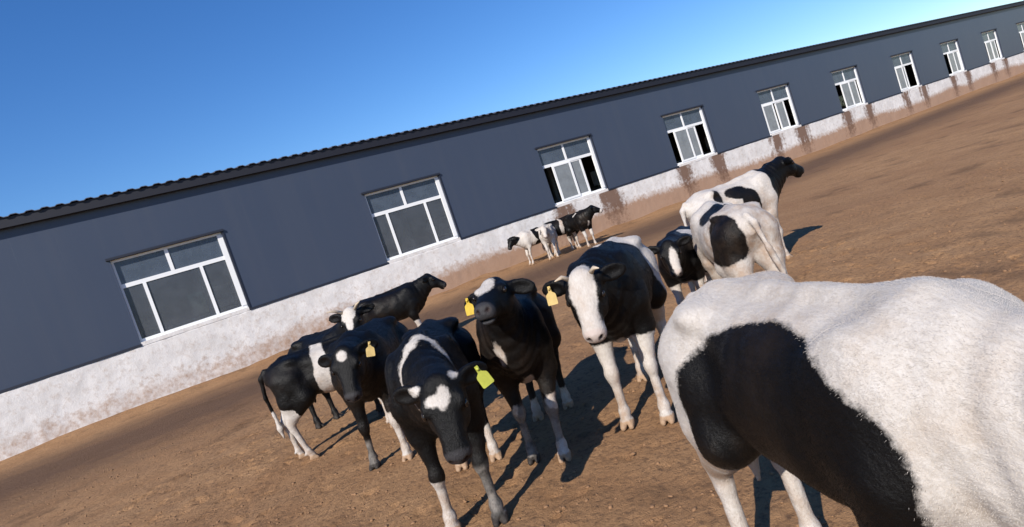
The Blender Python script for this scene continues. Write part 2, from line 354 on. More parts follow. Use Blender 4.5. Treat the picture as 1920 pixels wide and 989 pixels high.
def window(s, opened, k=0):
    e = s+WW; fy0, fy1 = 0.085, 0.145; t = 0.085
    f = MB()
    f.box(s+0.002, e-0.002, fy0, fy1, ZW1-0.07, ZW1-0.002); f.box(s+0.002, e-0.002, fy0, fy1, ZW0, ZW0+t)
    f.box(s+0.002, s+0.06, fy0, fy1, ZW0+t, ZW1-0.07); f.box(e-0.15, e-0.002, fy0-0.02, fy1, ZW0+t, ZW1-0.07)
    f.box(s+0.06, e-0.15, fy0+0.003, fy1-0.003, ZT-0.06, ZT+0.06)
    o = f.build('window', M['frame'], barn)
    m = MB(); cx = s+WW*0.47; m.box(cx-0.05, cx+0.05, fy0+0.002, fy1-0.004, ZT+0.06, ZW1-0.07); m.build('mullion', M['frame'], o)
    for a, b in ((s+0.06, cx-0.05), (cx+0.05, e-0.15)):
        p = MB(); p.box(a, b, fy0+0.025, fy0+0.033, ZT+0.06, ZW1-0.07); p.build('pane', M['glass_upper'], o)
    zb, zt = ZW0+t, ZT-0.06; ja, jb = ((0.0, 0.0), (0.0, 0.0), (-0.38, 0.10), (0.2, 0.45), (-0.30, -0.5), (0.35, 0.55), (-0.1, 0.3))[max(0, k-4) % 7]
    if not opened:
        a1, a2 = s+WW*0.20, s+WW*0.715
        for a in (a1, a2):
            m = MB(); m.box(a-0.045, a+0.045, fy0-0.004, fy1-0.006, zb, zt); m.build('mullion', M['frame'], o)
        for a, b in ((s+0.06, a1-0.045), (a1+0.045, a2-0.045), (a2+0.045, e-0.15)):
            p = MB(); p.box(a, b, fy0+0.025, fy0+0.033, zb, zt); p.build('pane', M['glass_clear'], o)
    else:                                              # two sashes slid to the middle, a gap left on either side
        for (a, b, dy) in ((s+0.50+ja, s+1.52+ja, 0.0), (s+1.30+jb, s+2.16+jb, 0.05)):
            m = MB(); y0, y1 = fy0-0.03+dy, fy0+0.01+dy
            m.box(a, a+0.10, y0, y1, zb-0.02, zt+0.01); m.box(b-0.10, b, y0, y1, zb-0.02, zt+0.01)
            m.box(a+0.10, b-0.10, y0, y1, zb-0.02, zb+0.06); m.box(a+0.10, b-0.10, y0, y1, zt-0.05, zt+0.01); m.build('sash', M['frame'], o)
            p = MB(); p.box(a+0.10, b-0.10, y0+0.016, y0+0.022, zb+0.06, zt-0.05); p.build('pane', M['glass_grey'], o)
    h = MB(); h.box(s-0.10, e+0.06, -0.07, -0.003, ZW1+0.004, ZW1+0.07); h.build('head_flashing', M['trim'], o)
    h = MB(); h.box(e+0.003, e+0.05, -0.03, -0.003, ZP+0.072, ZW1+0.002); h.build('side_flashing', M['trim'], o)
    k = MB(); k.box(s+0.003, e-0.003, -0.06, TH, ZP+0.003, ZW0-0.002); k.build('sill', M['plinth'], o)
    return o
for k, s in enumerate(WINS): window(s, s > 12, k)

# ------------------------------------------------------------------ cows: one continuous signed-distance body per animal
def smin(a, b, k):
    h = np.clip(0.5+0.5*(b-a)/k, 0, 1); return b*(1-h)+a*h-k*h*(1-h)
class Field:
    def __init__(s, lo, hi, h):
        s.h = h; s.lo = np.array(lo); s.n = np.ceil((np.array(hi)-s.lo)/h).astype(int)+1
        s.ax = [s.lo[i]+h*np.arange(s.n[i]) for i in range(3)]; s.F = np.full(tuple(s.n), 9.0, np.float32)
    def sub(s, lo, hi, pad):
        sl = []
        for i in range(3):
            a = max(0, int((lo[i]-pad-s.lo[i])/s.h)); b = min(s.n[i], int((hi[i]+pad-s.lo[i])/s.h)+2); sl.append(slice(a, max(a, b)))
        P = np.stack(np.meshgrid(*[s.ax[i][sl[i]] for i in range(3)], indexing='ij'), -1).astype(np.float32); return tuple(sl), P
    def add(s, lo, hi, fn, k, cut=False):
        sl, P = s.sub(lo, hi, k+0.06)
        if P.size == 0: return
        d = fn(P)
        if cut: s.F[sl] = -smin(-s.F[sl], d, k)
        else: s.F[sl] = smin(s.F[sl], d, k)
    def cone(s, a, b, ra, rb, k=0.04, flat=(1,1,1)):
        a = np.array(a, float); b = np.array(b, float); r = max(ra, rb); ab = b-a; L = max(ab@ab, 1e-9)
        def fn(P):
            t = np.clip(((P-a)@ab)/L, 0, 1)[..., None]
            return np.linalg.norm((P-a-t*ab), axis=-1)-(ra+(rb-ra)*t[..., 0])
        s.add(np.minimum(a, b)-r, np.maximum(a, b)+r, fn, k)
    def ell(s, c, r, k=0.04, R=None, cut=False):
        c = np.array(c, float); r = np.array(r, float); m = r.max()
        def fn(P):
            q = P-c
            if R is not None: q = q@R          # columns of R are the local axes
            n = np.linalg.norm(q/r, axis=-1); g = np.linalg.norm(q/(r*r), axis=-1)+1e-6
            return n*(n-1)/g
        s.add(c-m, c+m, fn, k, cut)
    def loft(s, xs, ws, tops, bots, k, o=None, R=None, ex=2.2, ext=0.7):
        """body of elliptical sections along local x"""
        xs = np.array(xs); o = np.zeros(3) if o is None else np.array(o); R = np.eye(3) if R is None else R
        c = []
        for x in (xs[0], xs[-1]):
            for y in (-max(ws), max(ws)):
                for z in (min(bots), max(tops)): c.append(o+R@np.array([x, y, z]))
        c = np.array(c)
        xf = np.linspace(xs[0], xs[-1], 120)
        def sm(v):                              # smooth the profile a little
            y = np.interp(xf, xs, v); ker = np.hanning(13); ker /= ker.sum(); yp = np.pad(y, 6, mode='edge'); return np.convolve(yp, ker, 'valid')
        W, T, B = sm(ws), sm(tops), sm(bots)
        def fn(P):
            q = (P-o)@R; x = q[..., 0]; xc = np.clip(x, xs[0], xs[-1])
            w_ = np.interp(xc, xf, W); t_ = np.interp(xc, xf, T); b_ = np.interp(xc, xf, B); h_ = (t_-b_)/2
            u = np.abs(q[..., 1])/w_; v = np.abs(q[..., 2]-(t_+b_)/2)/h_
            n = (u**ex+v**ex)**(1/ex); d = (n-1)*np.minimum(w_, h_)
            e = np.abs(x-xc); return np.where(e > 0, np.sqrt(e*e+np.maximum(d, 0)**2)+np.minimum(d, 0)*0, d)
        s.add(c.min(0), c.max(0), fn, k)
    def mesh(s):
        F = s.F; I = F < 0; n = np.array(F.shape)
        cnt = np.zeros(n-1, np.int8)
        for a in (0, 1):
            for b in (0, 1):
                for c in (0, 1): cnt += I[a:n[0]-1+a, b:n[1]-1+b, c:n[2]-1+c]
        act = (cnt > 0) & (cnt < 8); idx = -np.ones(act.shape, np.int64); ci = np.argwhere(act); idx[act] = np.arange(len(ci))
        acc = np.zeros((len(ci), 3)); num = np.zeros(len(ci)); C8 = [(a, b, c) for a in (0,1) for b in (0,1) for c in (0,1)]
        for p in C8:
            for ax in range(3):
                if p[ax]: continue
                q = list(p); q[ax] = 1
                fa = F[ci[:,0]+p[0], ci[:,1]+p[1], ci[:,2]+p[2]]; fb = F[ci[:,0]+q[0], ci[:,1]+q[1], ci[:,2]+q[2]]
                m = (fa < 0) != (fb < 0); t = np.where(m, fa/np.where(m, fa-fb, 1), 0)
                pt = np.tile(np.array(p, float), (len(ci), 1)); pt[:, ax] += t
                acc += pt*m[:, None]; num += m
        V = s.lo+s.h*(ci+acc/num[:, None]); quads = []
        for ax in range(3):
            u, v = (ax+1) % 3, (ax+2) % 3
            sl0 = [slice(None)]*3; sl1 = [slice(None)]*3; sl0[ax] = slice(0, -1); sl1[ax] = slice(1, None)
            A = I[tuple(sl0)]; Bm = I[tuple(sl1)]; e = np.argwhere(A != Bm); e = e[(e[:,u] > 0) & (e[:,v] > 0) & (e[:,u] < n[u]-1) & (e[:,v] < n[v]-1)]
            ins = A[e[:,0], e[:,1], e[:,2]]
            def cell(du, dv):
                q = e.copy(); q[:,u] -= du; q[:,v] -= dv; return idx[q[:,0], q[:,1], q[:,2]]
            q = np.stack([cell(1,1), cell(0,1), cell(0,0), cell(1,0)], 1); q[~ins] = q[~ins][:, ::-1]; quads.append(q)
        Q = np.concatenate(quads); return V, Q[(Q >= 0).all(1)]

def rot(yaw, pitch, roll):
    """columns: forward, left, up of a head with that yaw (left +), pitch (up +), roll, in degrees"""
    y, p, r = map(math.radians, (yaw, pitch, roll))
    Rz = np.array([[math.cos(y), -math.sin(y), 0], [math.sin(y), math.cos(y), 0], [0, 0, 1]])
    Ry = np.array([[math.cos(p), 0, -math.sin(p)], [0, 1, 0], [math.sin(p), 0, math.cos(p)]])
    Rx = np.array([[1, 0, 0], [0, math.cos(r), -math.sin(r)], [0, math.sin(r), math.cos(r)]])
    return Rz@Ry@Rx

def build_cow(label, loc, heading, scale=1.0, poll=(0.80, 0, 1.15), head=(0, -45, 0), hooves=((0,0),(0,0),(0,0),(0,0)), base=-1, paint=(), socks=(0,0,0,0),
              horns=0.0, tags=(), voxel=0.016, hairs=0, seed=1, ears=(0, 0), group='young black and white cattle in the dirt yard', tail=0.0, fat=1.0, hair_len=0.013, muzzle=-1, tail_white=False, roan=(0,0,0,0), hair_r=.0005):
    """hooves: offsets (forward, left) for front left, front right, hind left, hind right; socks: height up to which each leg is white"""
    poll = np.array(poll, float); Rh = rot(*head)
    HS = .91; H = lambda x, y, z: poll+Rh@np.array([x*HS, y, z])
    muz = H(0.46, 0, -0.05)
    lo = np.minimum.reduce([np.array([-1.0, -0.42, -0.03]), poll-0.36, muz-0.2]); hi = np.maximum.reduce([np.array([0.75, 0.42, 1.3]), poll+0.36, muz+0.2]); lo[2] = -0.03
    f = Field(lo, hi, voxel)
    # trunk
    f.loft([-.72,-.66,-.58,-.46,-.30,-.10,.12,.30,.44,.55,.63], [.05*fat,.125*fat,.19*fat,.215*fat,.225*fat,.245*fat,.25*fat,.232*fat,.20*fat,.15*fat,.06],
           [1.04,1.105,1.145,1.17,1.165,1.15,1.145,1.165,1.18,1.13,1.02], [.94,.85,.77,.70,.655,.62,.60,.605,.635,.70,.80], 0.05)
    for sg in (1, -1):
        f.ell((-.40, sg*.158, 1.11), (.075, .055, .037), .075)      # hip and pin bones
        f.ell((-.28, sg*.285*fat, .985), (.12, .075, .10), .06, cut=True)                                              # flank hollow
        f.ell((.36, sg*.165, .93), (.15, .075, .22), .07)                                                              # shoulder
        f.cone((-.53, sg*.115, .93), (-.52, sg*.135, .70), .145, .115, .07); f.cone((-.42, sg*.15, .90), (-.36, sg*.175, .70), .12, .10, .07)   # thigh
    f.cone((-.50, 0, 1.15), (-.15, 0, 1.15), .012, .018, .06); f.cone((-.15, 0, 1.15), (.42, 0, 1.17), .022, .035, .05)                                                         # spine
    f.cone((.50, 0, .76), (.40, 0, .64), .085, .06, .07)                                                                # brisket
    # neck
    thr = H(0.10, 0, -.12); back = H(0.0, 0, -.04); nb = np.array([.40, 0, 1.06]); nl = np.array([.50, 0, .84]); mid = np.array([.46, 0, .95])
    f.cone(nb, back, .12, .085, .08); f.cone(mid, (back+thr)/2, .165, .104, .08); f.cone(nl, thr, .135, .072, .08)
    m2 = 0.5*(nl+thr)-np.array([0, 0, .03]); f.cone(nl-np.array([.02,0,.06]), m2, .06, .035, .07)
    # head
    f.loft([HS*q_ for q_ in (-.04,.01,.07,.14,.20,.27,.33,.375,.405)], [.04,.085,.105,.106,.090,.071,.064,.062,.048], [.015,.055,.068,.062,.050,.040,.033,.022,.0],
           [-.05,-.12,-.155,-.163,-.148,-.125,-.110,-.104,-.095], .03, poll, Rh, 2.5)
    f.ell(H(.378, 0, -.040), (.056, .067, .058), .03, Rh); f.ell(H(.015, 0, .045), (.055, .065, .032), .03, Rh)             # muzzle, poll tuft
    f.ell(H(.365, 0, -.105), (.045, .048, .022), .02, Rh)                                                                # chin
    for sg in (1, -1):
        f.ell(H(.125, sg*.088, .022), (.042, .026, .026), .03, Rh); f.ell(H(.165, sg*.072, -.085), (.075, .035, .06), .03, Rh)    # brow, cheek
        f.ell(H(.424, sg*.034, -.022), (.022, .013, .014), .008, Rh, cut=True)                                                   # nostril
        f.ell(H(.150, sg*.121, .004), (.030, .018, .020), .010, Rh, cut=True)                                                    # eye socket
        # ear: a cupped leaf standing out from behind the horn base
        ea = ears[0 if sg > 0 else 1]
        d = Rh@np.array([-.22, sg*.93, -.18+math.sin(math.radians(ea))]); d /= np.linalg.norm(d)
        tp_ = math.radians(-head[1]*.85); nrm = Rh@np.array([math.cos(tp_)*.8, sg*.22, math.sin(tp_)*.8+.12]); nrm -= d*(nrm@d); nrm /= np.linalg.norm(nrm); Re = np.stack([d, np.cross(nrm, d), nrm], 1)
        b0 = H(.02, sg*.082, -.005); c0 = b0+d*.105
        f.cone(b0-d*.02, b0+d*.05, .032, .030, .025); f.ell(c0, (.098, .056, .024), .02, Re); f.ell(c0+Re[:,2]*.030+d*.01, (.080, .038, .026), .012, Re, cut=True)
    f.ell(H(.425, 0, -.086), (.055, .075, .007), .010, Rh, cut=True)                                                      # mouth line
    # legs
    HO = []
    for i, (sx, sg) in enumerate(((1,1),(1,-1),(-1,1),(-1,-1))):
        ox, oy = hooves[i]
        if sx > 0:
            sh = np.array([.40, sg*.145, .82]); el = np.array([.36, sg*.15, .65]); hf = np.array([.43+ox, sg*.135+oy, .0]); kn = np.array([.405+.5*ox, sg*.13+.5*oy, .375]); fe = np.array([.405+.93*ox, sg*.135+.93*oy, .105])
            f.cone(sh, el, .11, .078, .06); f.cone(el, kn+[0,0,.03], .074, .043, .05); f.ell(kn+[.008,0,0], (.046,.046,.060), .03)
            f.cone(kn, fe, .034, .026, .03)
        else:
            st = np.array([-.37, sg*.165, .68]); hf = np.array([-.585+ox, sg*.135+oy, .0]); hk = np.array([-.655+.6*ox, sg*.13+.6*oy, .43]); fe = np.array([-.61+.93*ox, sg*.135+.93*oy, .105])
            f.cone(st, hk+[.04,0,.06], .10, .052, .06); f.cone((-.56, sg*.13, .70), hk+[.0,0,.03], .095, .040, .06); f.cone(hk+[-.022,0,.035], hk+[.0,0,-.05], .034, .036, .03)
            f.cone(hk, fe, .038, .029, .03)
        f.ell(fe, (.038,.037,.044), .025); f.cone(fe, hf+[.0,0,.06], .031, .036, .02)
        for cl in (1, -1):
            f.cone(hf+[-.015, cl*.024, .045], hf+[.040, cl*.027, .022], .027, .021, .006); f.cone(hf+[-.028, cl*.024, .02], hf+[.046, cl*.027, .012], .023, .014, .006)
            f.ell(fe+[-.042, cl*.022, -.02], (.014,.012,.018), .01)
        HO.append((hf, kn if sx > 0 else hk))
    # tail
    tp = [(-.69,0,1.085),(-.755,tail*.2,1.02),(-.775,tail*.5,.80),(-.755,tail*.9,.58),(-.745,tail,.42),(-.74,tail*1.05,.30)]; tr = [.034,.028,.021,.019,.034,.012]
    for a in range(5): f.cone(tp[a], tp[a+1], tr[a], tr[a+1], .025)
    V, Q = f.mesh()
    V = V.astype(np.float64)
    # normals
    def normals(V):
        a, b, c, d = (V[Q[:, i]] for i in range(4)); fn = np.cross(c-a, d-b); n = np.zeros_like(V)
        for i in range(4): np.add.at(n, Q[:, i], fn)
        return n/(np.linalg.norm(n, axis=1, keepdims=True)+1e-12)
    nm = normals(V); hq = (V-poll)@Rh; hq[:,0] /= HS
    inhead = (hq[:,0] > -.12) & (hq[:,0] < .5) & (np.abs(hq[:,1]) < .33) & (hq[:,2] > -.2) & (hq[:,2] < .15)
    amp = np.where(inhead | (V[:,2] < .3), .25, 1.0)
    rib = np.where((V[:,0] > -.30) & (V[:,0] < .28) & (V[:,2] > .68) & (V[:,2] < 1.09), 1.0, 0)*np.sin((V[:,0]+.35*(V[:,2]-.9))*2*math.pi/.085)*np.clip(.5+vnoise(V, 3, seed+49), 0, 1)*.0028
    neckm = np.clip((V[:,0]-.46)/.06, 0, 1)*(~inhead)*(V[:,2] > .55); fold = neckm*np.sin((V-poll)@(Rh[:,0]*.4+np.array([.6, 0, .5]))*2*math.pi/.075+2.5*vnoise(V, 5, seed+48))*.0035
    V += nm*(rib+fold+amp*(.010*vnoise(V, 5, seed+50)+.0035*vnoise(V, 17, seed+51)))[:, None]; V[:,2] = np.maximum(V[:,2], 0.0)
    # coat pattern, as a signed distance to the black/white border in metres
    warp = np.stack([vnoise(V, 5, seed+60), vnoise(V, 5, seed+61), vnoise(V, 5, seed+62)], 1)*.035+np.stack([vnoise(V, 14, seed+63), vnoise(V, 14, seed+64), vnoise(V, 14, seed+65)], 1)*.012
    coat = np.full(len(V), base*.2)
    Vb = V+warp; Hb = hq+warp*.25
    for fr, c, r, sgn in paint:
        if fr == 'band':                       # a stripe across the trunk: plane c = (nx, ny, nz, d), r = (half width, lowest z, highest z)
            sdist = np.minimum(r[0]-np.abs(Vb@np.array(c[:3])-c[3]), np.minimum(V[:,2]-r[1], r[2]-V[:,2])); sdist = np.where(inhead, -1, sdist)
            coat = np.maximum(coat, sdist) if sgn > 0 else np.minimum(coat, -sdist); continue
        p = Vb if fr == 'b' else Hb; r = np.array(r)
        sdist = (1-np.linalg.norm((p-np.array(c))/r, axis=1))*r.min()
        if fr == 'h': sdist = np.where(inhead, sdist, -1)
        coat = np.maximum(coat, sdist) if sgn > 0 else np.minimum(coat, -sdist)
    for i, hh in enumerate(socks):
        if hh == 0: continue
        front = i < 2; left = i % 2 == 0; hf, kn = HO[i]; ax = hf+(kn-hf)*np.clip((V[:,2]/kn[2]), 0, 1.6)[:, None]
        near_ = (np.hypot(V[:,0]-ax[:,0], V[:,1]-ax[:,1]) < .17) & (V[:,2] < .75)
        sd = abs(hh)-Vb[:,2]
        coat = np.where(near_, np.maximum(coat, sd) if hh > 0 else np.minimum(coat, -sd), coat)
    if tail_white: coat = np.where((V[:,0] < -.70) & (V[:,2] < .62), .1, coat)
    skin = np.where(inhead, np.clip((Hb[:,0]-.372-.35*np.clip(-Hb[:,2]-.06, 0, 1))/.015, 0, 1), 0); 
    coat = np.where(skin > .5, muzzle*.1 + (0 if muzzle else coat), coat)
    nost = np.zeros(len(V))
    for sg in (1, -1): nost = np.maximum(nost, np.clip(1.6-np.linalg.norm((hq-np.array([.418, sg*.034, -.022]))/np.array([.03, .016, .015]), axis=1), 0, 1))
    hoof = np.zeros(len(V))
    for hf, kn in HO: hoof = np.maximum(hoof, ((np.hypot(V[:,0]-hf[0], V[:,1]-hf[1]) < .13) & (V[:,2] < .058)).astype(float))
    dirt = np.clip((.55-V[:,2])/.45, 0, 1)*.9
    dirt = np.maximum(dirt, np.clip(vnoise(V, 2.2, seed+80)*2.2-.2, 0, .95)*np.clip((1.30-V[:,2])/.25, 0, 1)*np.where(inhead, .3, 1)); ron = np.zeros(len(V))
    for i, hh in enumerate(roan):
        hf, kn = HO[i]; ax = hf+(kn-hf)*np.clip((V[:,2]/kn[2]), 0, 1.6)[:, None]
        if hh: ron = np.maximum(ron, (np.hypot(V[:,0]-ax[:,0], V[:,1]-ax[:,1]) < .15)*np.clip((hh-Vb[:,2])/.05, 0, 1))
    root = bpy.data.objects.new('cow', None); link(root); root.location = (loc[0], loc[1], ground_z(*loc)-0.012); root.rotation_euler = (0, 0, math.radians(heading)); root.scale = (scale,)*3
    tag(root, label, 'cow', group)
    body = np_mesh('body', V, Q, M['coat'], root); attr(body, 'coat', coat); attr(body, 'skin', skin); attr(body, 'hoof', hoof); attr(body, 'nostril', nost); attr(body, 'roan', ron); attr(body, 'dirt', dirt)
    # eyes, horns, tags
    for sg in (1, -1):
        ev, ef = sphere(10, 8); mesh_obj('eye', [tuple(H(.150, sg*.105, .006)+Rh@(np.array(v)*np.array([.025, .014, .019]))) for v in ev], ef, M['eye'], root, True)
        if horns:
            a = H(.005, sg*.070, .045); hv, hf_ = tube([a, a+Rh@np.array([-.005, sg*.35*horns, .45*horns]), a+Rh@np.array([.03*1, sg*.75*horns, .95*horns])], [.012+.05*horns, .009+.04*horns, .003], 10)
            mesh_obj('horn', hv, hf_, M['horn'], root, True)
    for sg, mt, sw in tags:
        d = Rh@np.array([-.22, sg*.93, -.18]); d /= np.linalg.norm(d); b0 = H(.02, sg*.082, -.005)+d*.125; fwd = Rh[:,0]*np.array([1, 1, 0])+Rh@np.array([0, sg*.1, 0]); fwd[2] = 0.05; fwd /= np.linalg.norm(fwd)
        dn = np.array([0, 0, -1.0])+Rh@np.array([0, sg*sw, 0]); dn -= fwd*(dn@fwd)*.9; dn /= np.linalg.norm(dn); sd_ = np.cross(dn, fwd); sd_ /= np.linalg.norm(sd_); nf = np.cross(sd_, dn)
        prof = [(-.008,-.02),(.008,-.02),(.010,.012),(.026,.024),(.029,.032),(.030,.078),(.026,.083),(-.026,.083),(-.030,.078),(-.029,.032),(-.026,.024),(-.010,.012)]
        vv = []
        for o_ in (0.026, 0.0295):
            for a_, b_ in prof: vv.append(tuple(b0+sd_*a_*1.12+dn*(b_*1.12+.006)+nf*(o_+.25*max(b_,0)**1.5)))
        n_ = len(prof); ff = [tuple(range(n_))[::-1], tuple(range(n_, 2*n_))]+[(i, (i+1) % n_, n_+(i+1) % n_, n_+i) for i in range(n_)]
        tg = mesh_obj('ear_tag', vv, ff, M[mt], root)
        sv, sf = sphere(8, 6); mesh_obj('stud', [tuple(b0+nf*.033+np.array(v)*.010) for v in sv], sf, M[mt], tg, True)
    # short hair standing off the hide
    if hairs:
        rg = np.random.RandomState(seed+5); nm = normals(V)
        tri = np.concatenate([Q[:, [0,1,2]], Q[:, [0,2,3]]]); A, B, C = V[tri[:,0]], V[tri[:,1]], V[tri[:,2]]; ar = np.linalg.norm(np.cross(B-A, C-A), axis=1)
        bad = (hoof[tri].max(1) > 0) | (skin[tri].max(1) > .1); ar = np.where(bad, 0, ar)
        pk = rg.choice(len(tri), hairs, p=ar/ar.sum()); u = rg.rand(hairs); v = rg.rand(hairs); fl = u+v > 1; u[fl] = 1-u[fl]; v[fl] = 1-v[fl]
        wgt = np.stack([1-u-v, u, v], 1); bl = lambda X: np.einsum('ij,ij...->i...', wgt, X[tri[pk]])
        Pp, Nn, Cc = bl(V), bl(nm), bl(coat); Nn /= np.linalg.norm(Nn, axis=1, keepdims=True)
        hd = (Pp-poll)@Rh; ih = (hd[:,0] > -.08) & (hd[:,0] < .5) & (np.abs(hd[:,1]) < .33) & (hd[:,2] > -.2)
        flow = np.where(ih[:, None], Rh@np.array([1, 0, -.2]), np.array([-.8, 0, -.75])); flow = flow+np.stack([vnoise(Pp, 4, seed+70), vnoise(Pp, 4, seed+71), vnoise(Pp, 4, seed+72)], 1)*.7+rg.randn(hairs, 3)*.25
        flow -= Nn*np.einsum('ij,ij->i', flow, Nn)[:, None]; flow /= np.linalg.norm(flow, axis=1, keepdims=True)+1e-9
        ln = hair_len*rg.uniform(.6, 1.3, hairs)*np.where(ih, .5, 1)*np.where(Pp[:,2] < .45, .6, 1)
        P1 = Pp+(Nn*.35+flow*.7)*(ln*.5)[:, None]; P2 = P1+(Nn*.12+flow*.85)*(ln*.55)[:, None]
        pos = np.stack([Pp-Nn*.002, P1, P2], 1).reshape(-1, 3).astype(np.float32)
        hc = bpy.data.hair_curves.new('coat_hair'); hc.add_curves([3]*hairs); hc.position_data.foreach_set('vector', pos.ravel())
        ra = hc.attributes.get('radius') or hc.attributes.new('radius', 'FLOAT', 'POINT'); ra.data.foreach_set('value', np.tile(np.array([1.0, .7, .15], np.float32)*hair_r, hairs))
        tone = (Cc+rg.randn(hairs)*.006 > 0).astype(np.float32); ta = hc.attributes.new('tone', 'FLOAT', 'CURVE'); ta.data.foreach_set('value', tone)
        sa = hc.attributes.new('shade', 'FLOAT', 'CURVE'); sa.data.foreach_set('value', (rg.rand(hairs)*.6+.4*(.5+.5*vnoise(Pp, 8, seed+73))).astype(np.float32))
        md = np.clip(bl(dirt)*(.85+1.6*vnoise(Pp, 7, seed+74)+.5*vnoise(Pp, 22, seed+75)), 0, .85); ma = hc.attributes.new('mud', 'FLOAT', 'CURVE'); ma.data.foreach_set('value', md.astype(np.float32))
        hc.materials.append(M['hair']); link(bpy.data.objects.new('coat_hair', hc), root)
    return root

def sphere(nu, nv):
    v = [(0, 0, 1)]; fs = []
    for j in range(1, nv):
        for i in range(nu):
            a, b = 2*math.pi*i/nu, math.pi*j/nv; v.append((math.sin(b)*math.cos(a), math.sin(b)*math.sin(a), math.cos(b)))
    v.append((0, 0, -1)); n = len(v)-1
    for i in range(nu):
        k = (i+1) % nu; fs.append((0, 1+i, 1+k)); fs.append((n, n-nu+k, n-nu+i))
        for j in range(nv-2): a = 1+j*nu; fs.append((a+i, a+nu+i, a+nu+k, a+k))
    return v, fs
def tube(pts, rad, n=10):
    pts = [np.array(p, float) for p in pts]; v = []; fs = []
    for i, p in enumerate(pts):
        d = pts[min(i+1, len(pts)-1)]-pts[max(i-1, 0)]; d /= np.linalg.norm(d); a = np.cross(d, [0.3, 0.8, 0.52]); a /= np.linalg.norm(a); b = np.cross(d, a)
        for k in range(n): t = 2*math.pi*k/n; v.append(tuple(p+(a*math.cos(t)+b*math.sin(t))*rad[i]))
    for i in range(len(pts)-1):
        for k in range(n): fs.append((i*n+k, i*n+(k+1) % n, (i+1)*n+(k+1) % n, (i+1)*n+k))
    fs.append(tuple(range(n))[::-1]); fs.append(tuple(range((len(pts)-1)*n, len(pts)*n))); return v, fs

# --- the herd
HAIR = 40000
NEAR = 0.0125
# right middle: white-faced one with horns, looking at the camera
build_cow('black cow with broad white face, small horns and pale yellow ear tag, white front legs', (0.69, 4.60), -109, 1.06, poll=(0.77, -0.04, 1.09), head=(4, -56, 0),
    hooves=((.03,.0),(-.02,.0),(.02,.0),(.08,.02)), base=-1, horns=.085, tags=((-1, 'tag_pale', 0),), voxel=NEAR, hairs=HAIR, seed=11, muzzle=1, ears=(-8,-8),
    paint=(('h',(.10,.005,.06),(.22,.078,.16),1), ('h',(.30,0,.02),(.24,.06,.2),1), ('h',(.40,0,-.05),(.10,.12,.14),1), ('b',(-.60,0,.95),(.36,.5,.6),1), ('b',(-.2,-.26,.75),(.08,.2,.45),1),('b',(.2,0,.5),(.5,.2,.10),1)),
    socks=(.60,.60,.5,.5))
# centre: black calf with its nose raised
build_cow('black calf facing the camera with raised grey nose, white brow and yellow ear tag', (-0.12, 4.57), -96, 0.97, poll=(0.66, 0.03, 1.315), head=(-9, -9, 0), fat=.84,
    hooves=((.08,-.04),(-.04,.0),(.0,.0),(.1,.0)), base=-1, roan=(.46,.46,.2,.2), tags=((-1, 'tag', 0),), voxel=NEAR, hairs=HAIR, seed=12, ears=(-12, -16),
    paint=(('h',(.14,-.02,.07),(.12,.075,.05),1), ('h',(.43,.02,-.06),(.03,.03,.03),1), ('b',(.62,-.09,.90),(.08,.03,.10),1), ('b',(.44,.02,.56),(.12,.045,.12),1), ('b',(.42,.14,.40),(.09,.06,.07),1), ('b',(.42,-.13,.42),(.09,.03,.04),1)), socks=(.13,0,.2,.2))
# front: black cow with lowered head and the heart-shaped star
build_cow('black cow in front with lowered head, heart-shaped white star and lime ear tag', (-0.69, 3.92), -88, 1.0, poll=(0.92, 0.12, 1.005), head=(0, -66, 0), fat=.82, roan=(.4,0,0,0),
    hooves=((.0,.0),(-.06,-.02),(.0,.0),(-.05,.0)), base=-1, tags=((1, 'tag_lime', .3),), voxel=NEAR, hairs=HAIR, seed=13, ears=(-22,-22),
    paint=(('h',(.10,-.030,.08),(.034,.050,.1),1),('h',(.085,.022,.08),(.050,.032,.1),1),('h',(.13,.006,.08),(.034,.026,.1),1),
           ('band',(.80,.10,.60,1.115),(.020,.80,1.3),1), ('h',(-.01,.085,.0),(.03,.025,.05),1), ('h',(.01,-.115,.0),(.03,.035,.05),1)), socks=(0,.36,.3,.3))
# left: black cow looking out from between its neighbours
build_cow('black cow with small white star and yellow tag, looking out left of the front cow', (-1.48, 5.56), -93, 1.0, poll=(0.83, .07, 1.10), head=(4, -60, 0),
    hooves=((-.02,.0),(-.06,-.04),(.0,.0),(.0,.0)), base=-1, tags=((1, 'tag_pale', -.2),), voxel=NEAR, hairs=HAIR, seed=14, ears=(-15, -25),
    paint=(('h',(.07,.0,.08),(.045,.04,.08),1), ('h',(.42,0,-.085),(.03,.04,.02),1)), socks=(.44,0,.42,.3), roan=(0,.3,0,0))
# far left, side on
build_cow('black cow with a white belt and white hind legs at the left, standing side-on', (-2.14, 6.42), 14, .93, poll=(0.92, -.10, 0.92), head=(-15, -60, 0),
    hooves=((.0,.0),(.0,.0),(-.05,.0),(.10,.0)), base=-1, voxel=.015, hairs=HAIR//2, seed=15, tail=.06, tail_white=True,
    paint=(('b',(-.11,-.2,.86),(.075,.35,.55),1), ('b',(.05,-.2,.58),(.18,.3,.08),1)), socks=(.4,.4,.62,.62))
# behind it, head showing
build_cow('horned cow with wide white triangular blaze looking over the belted cow', (-2.38, 7.22), -42, .98, poll=(0.82, -0.07, 1.31), head=(-50, -52, 0), base=-1, voxel=.016, seed=16, horns=.16,
    paint=(('h',(.03,-.01,.06),(.14,.092,.10),1),('h',(.16,0,.06),(.12,.045,.08),1)))
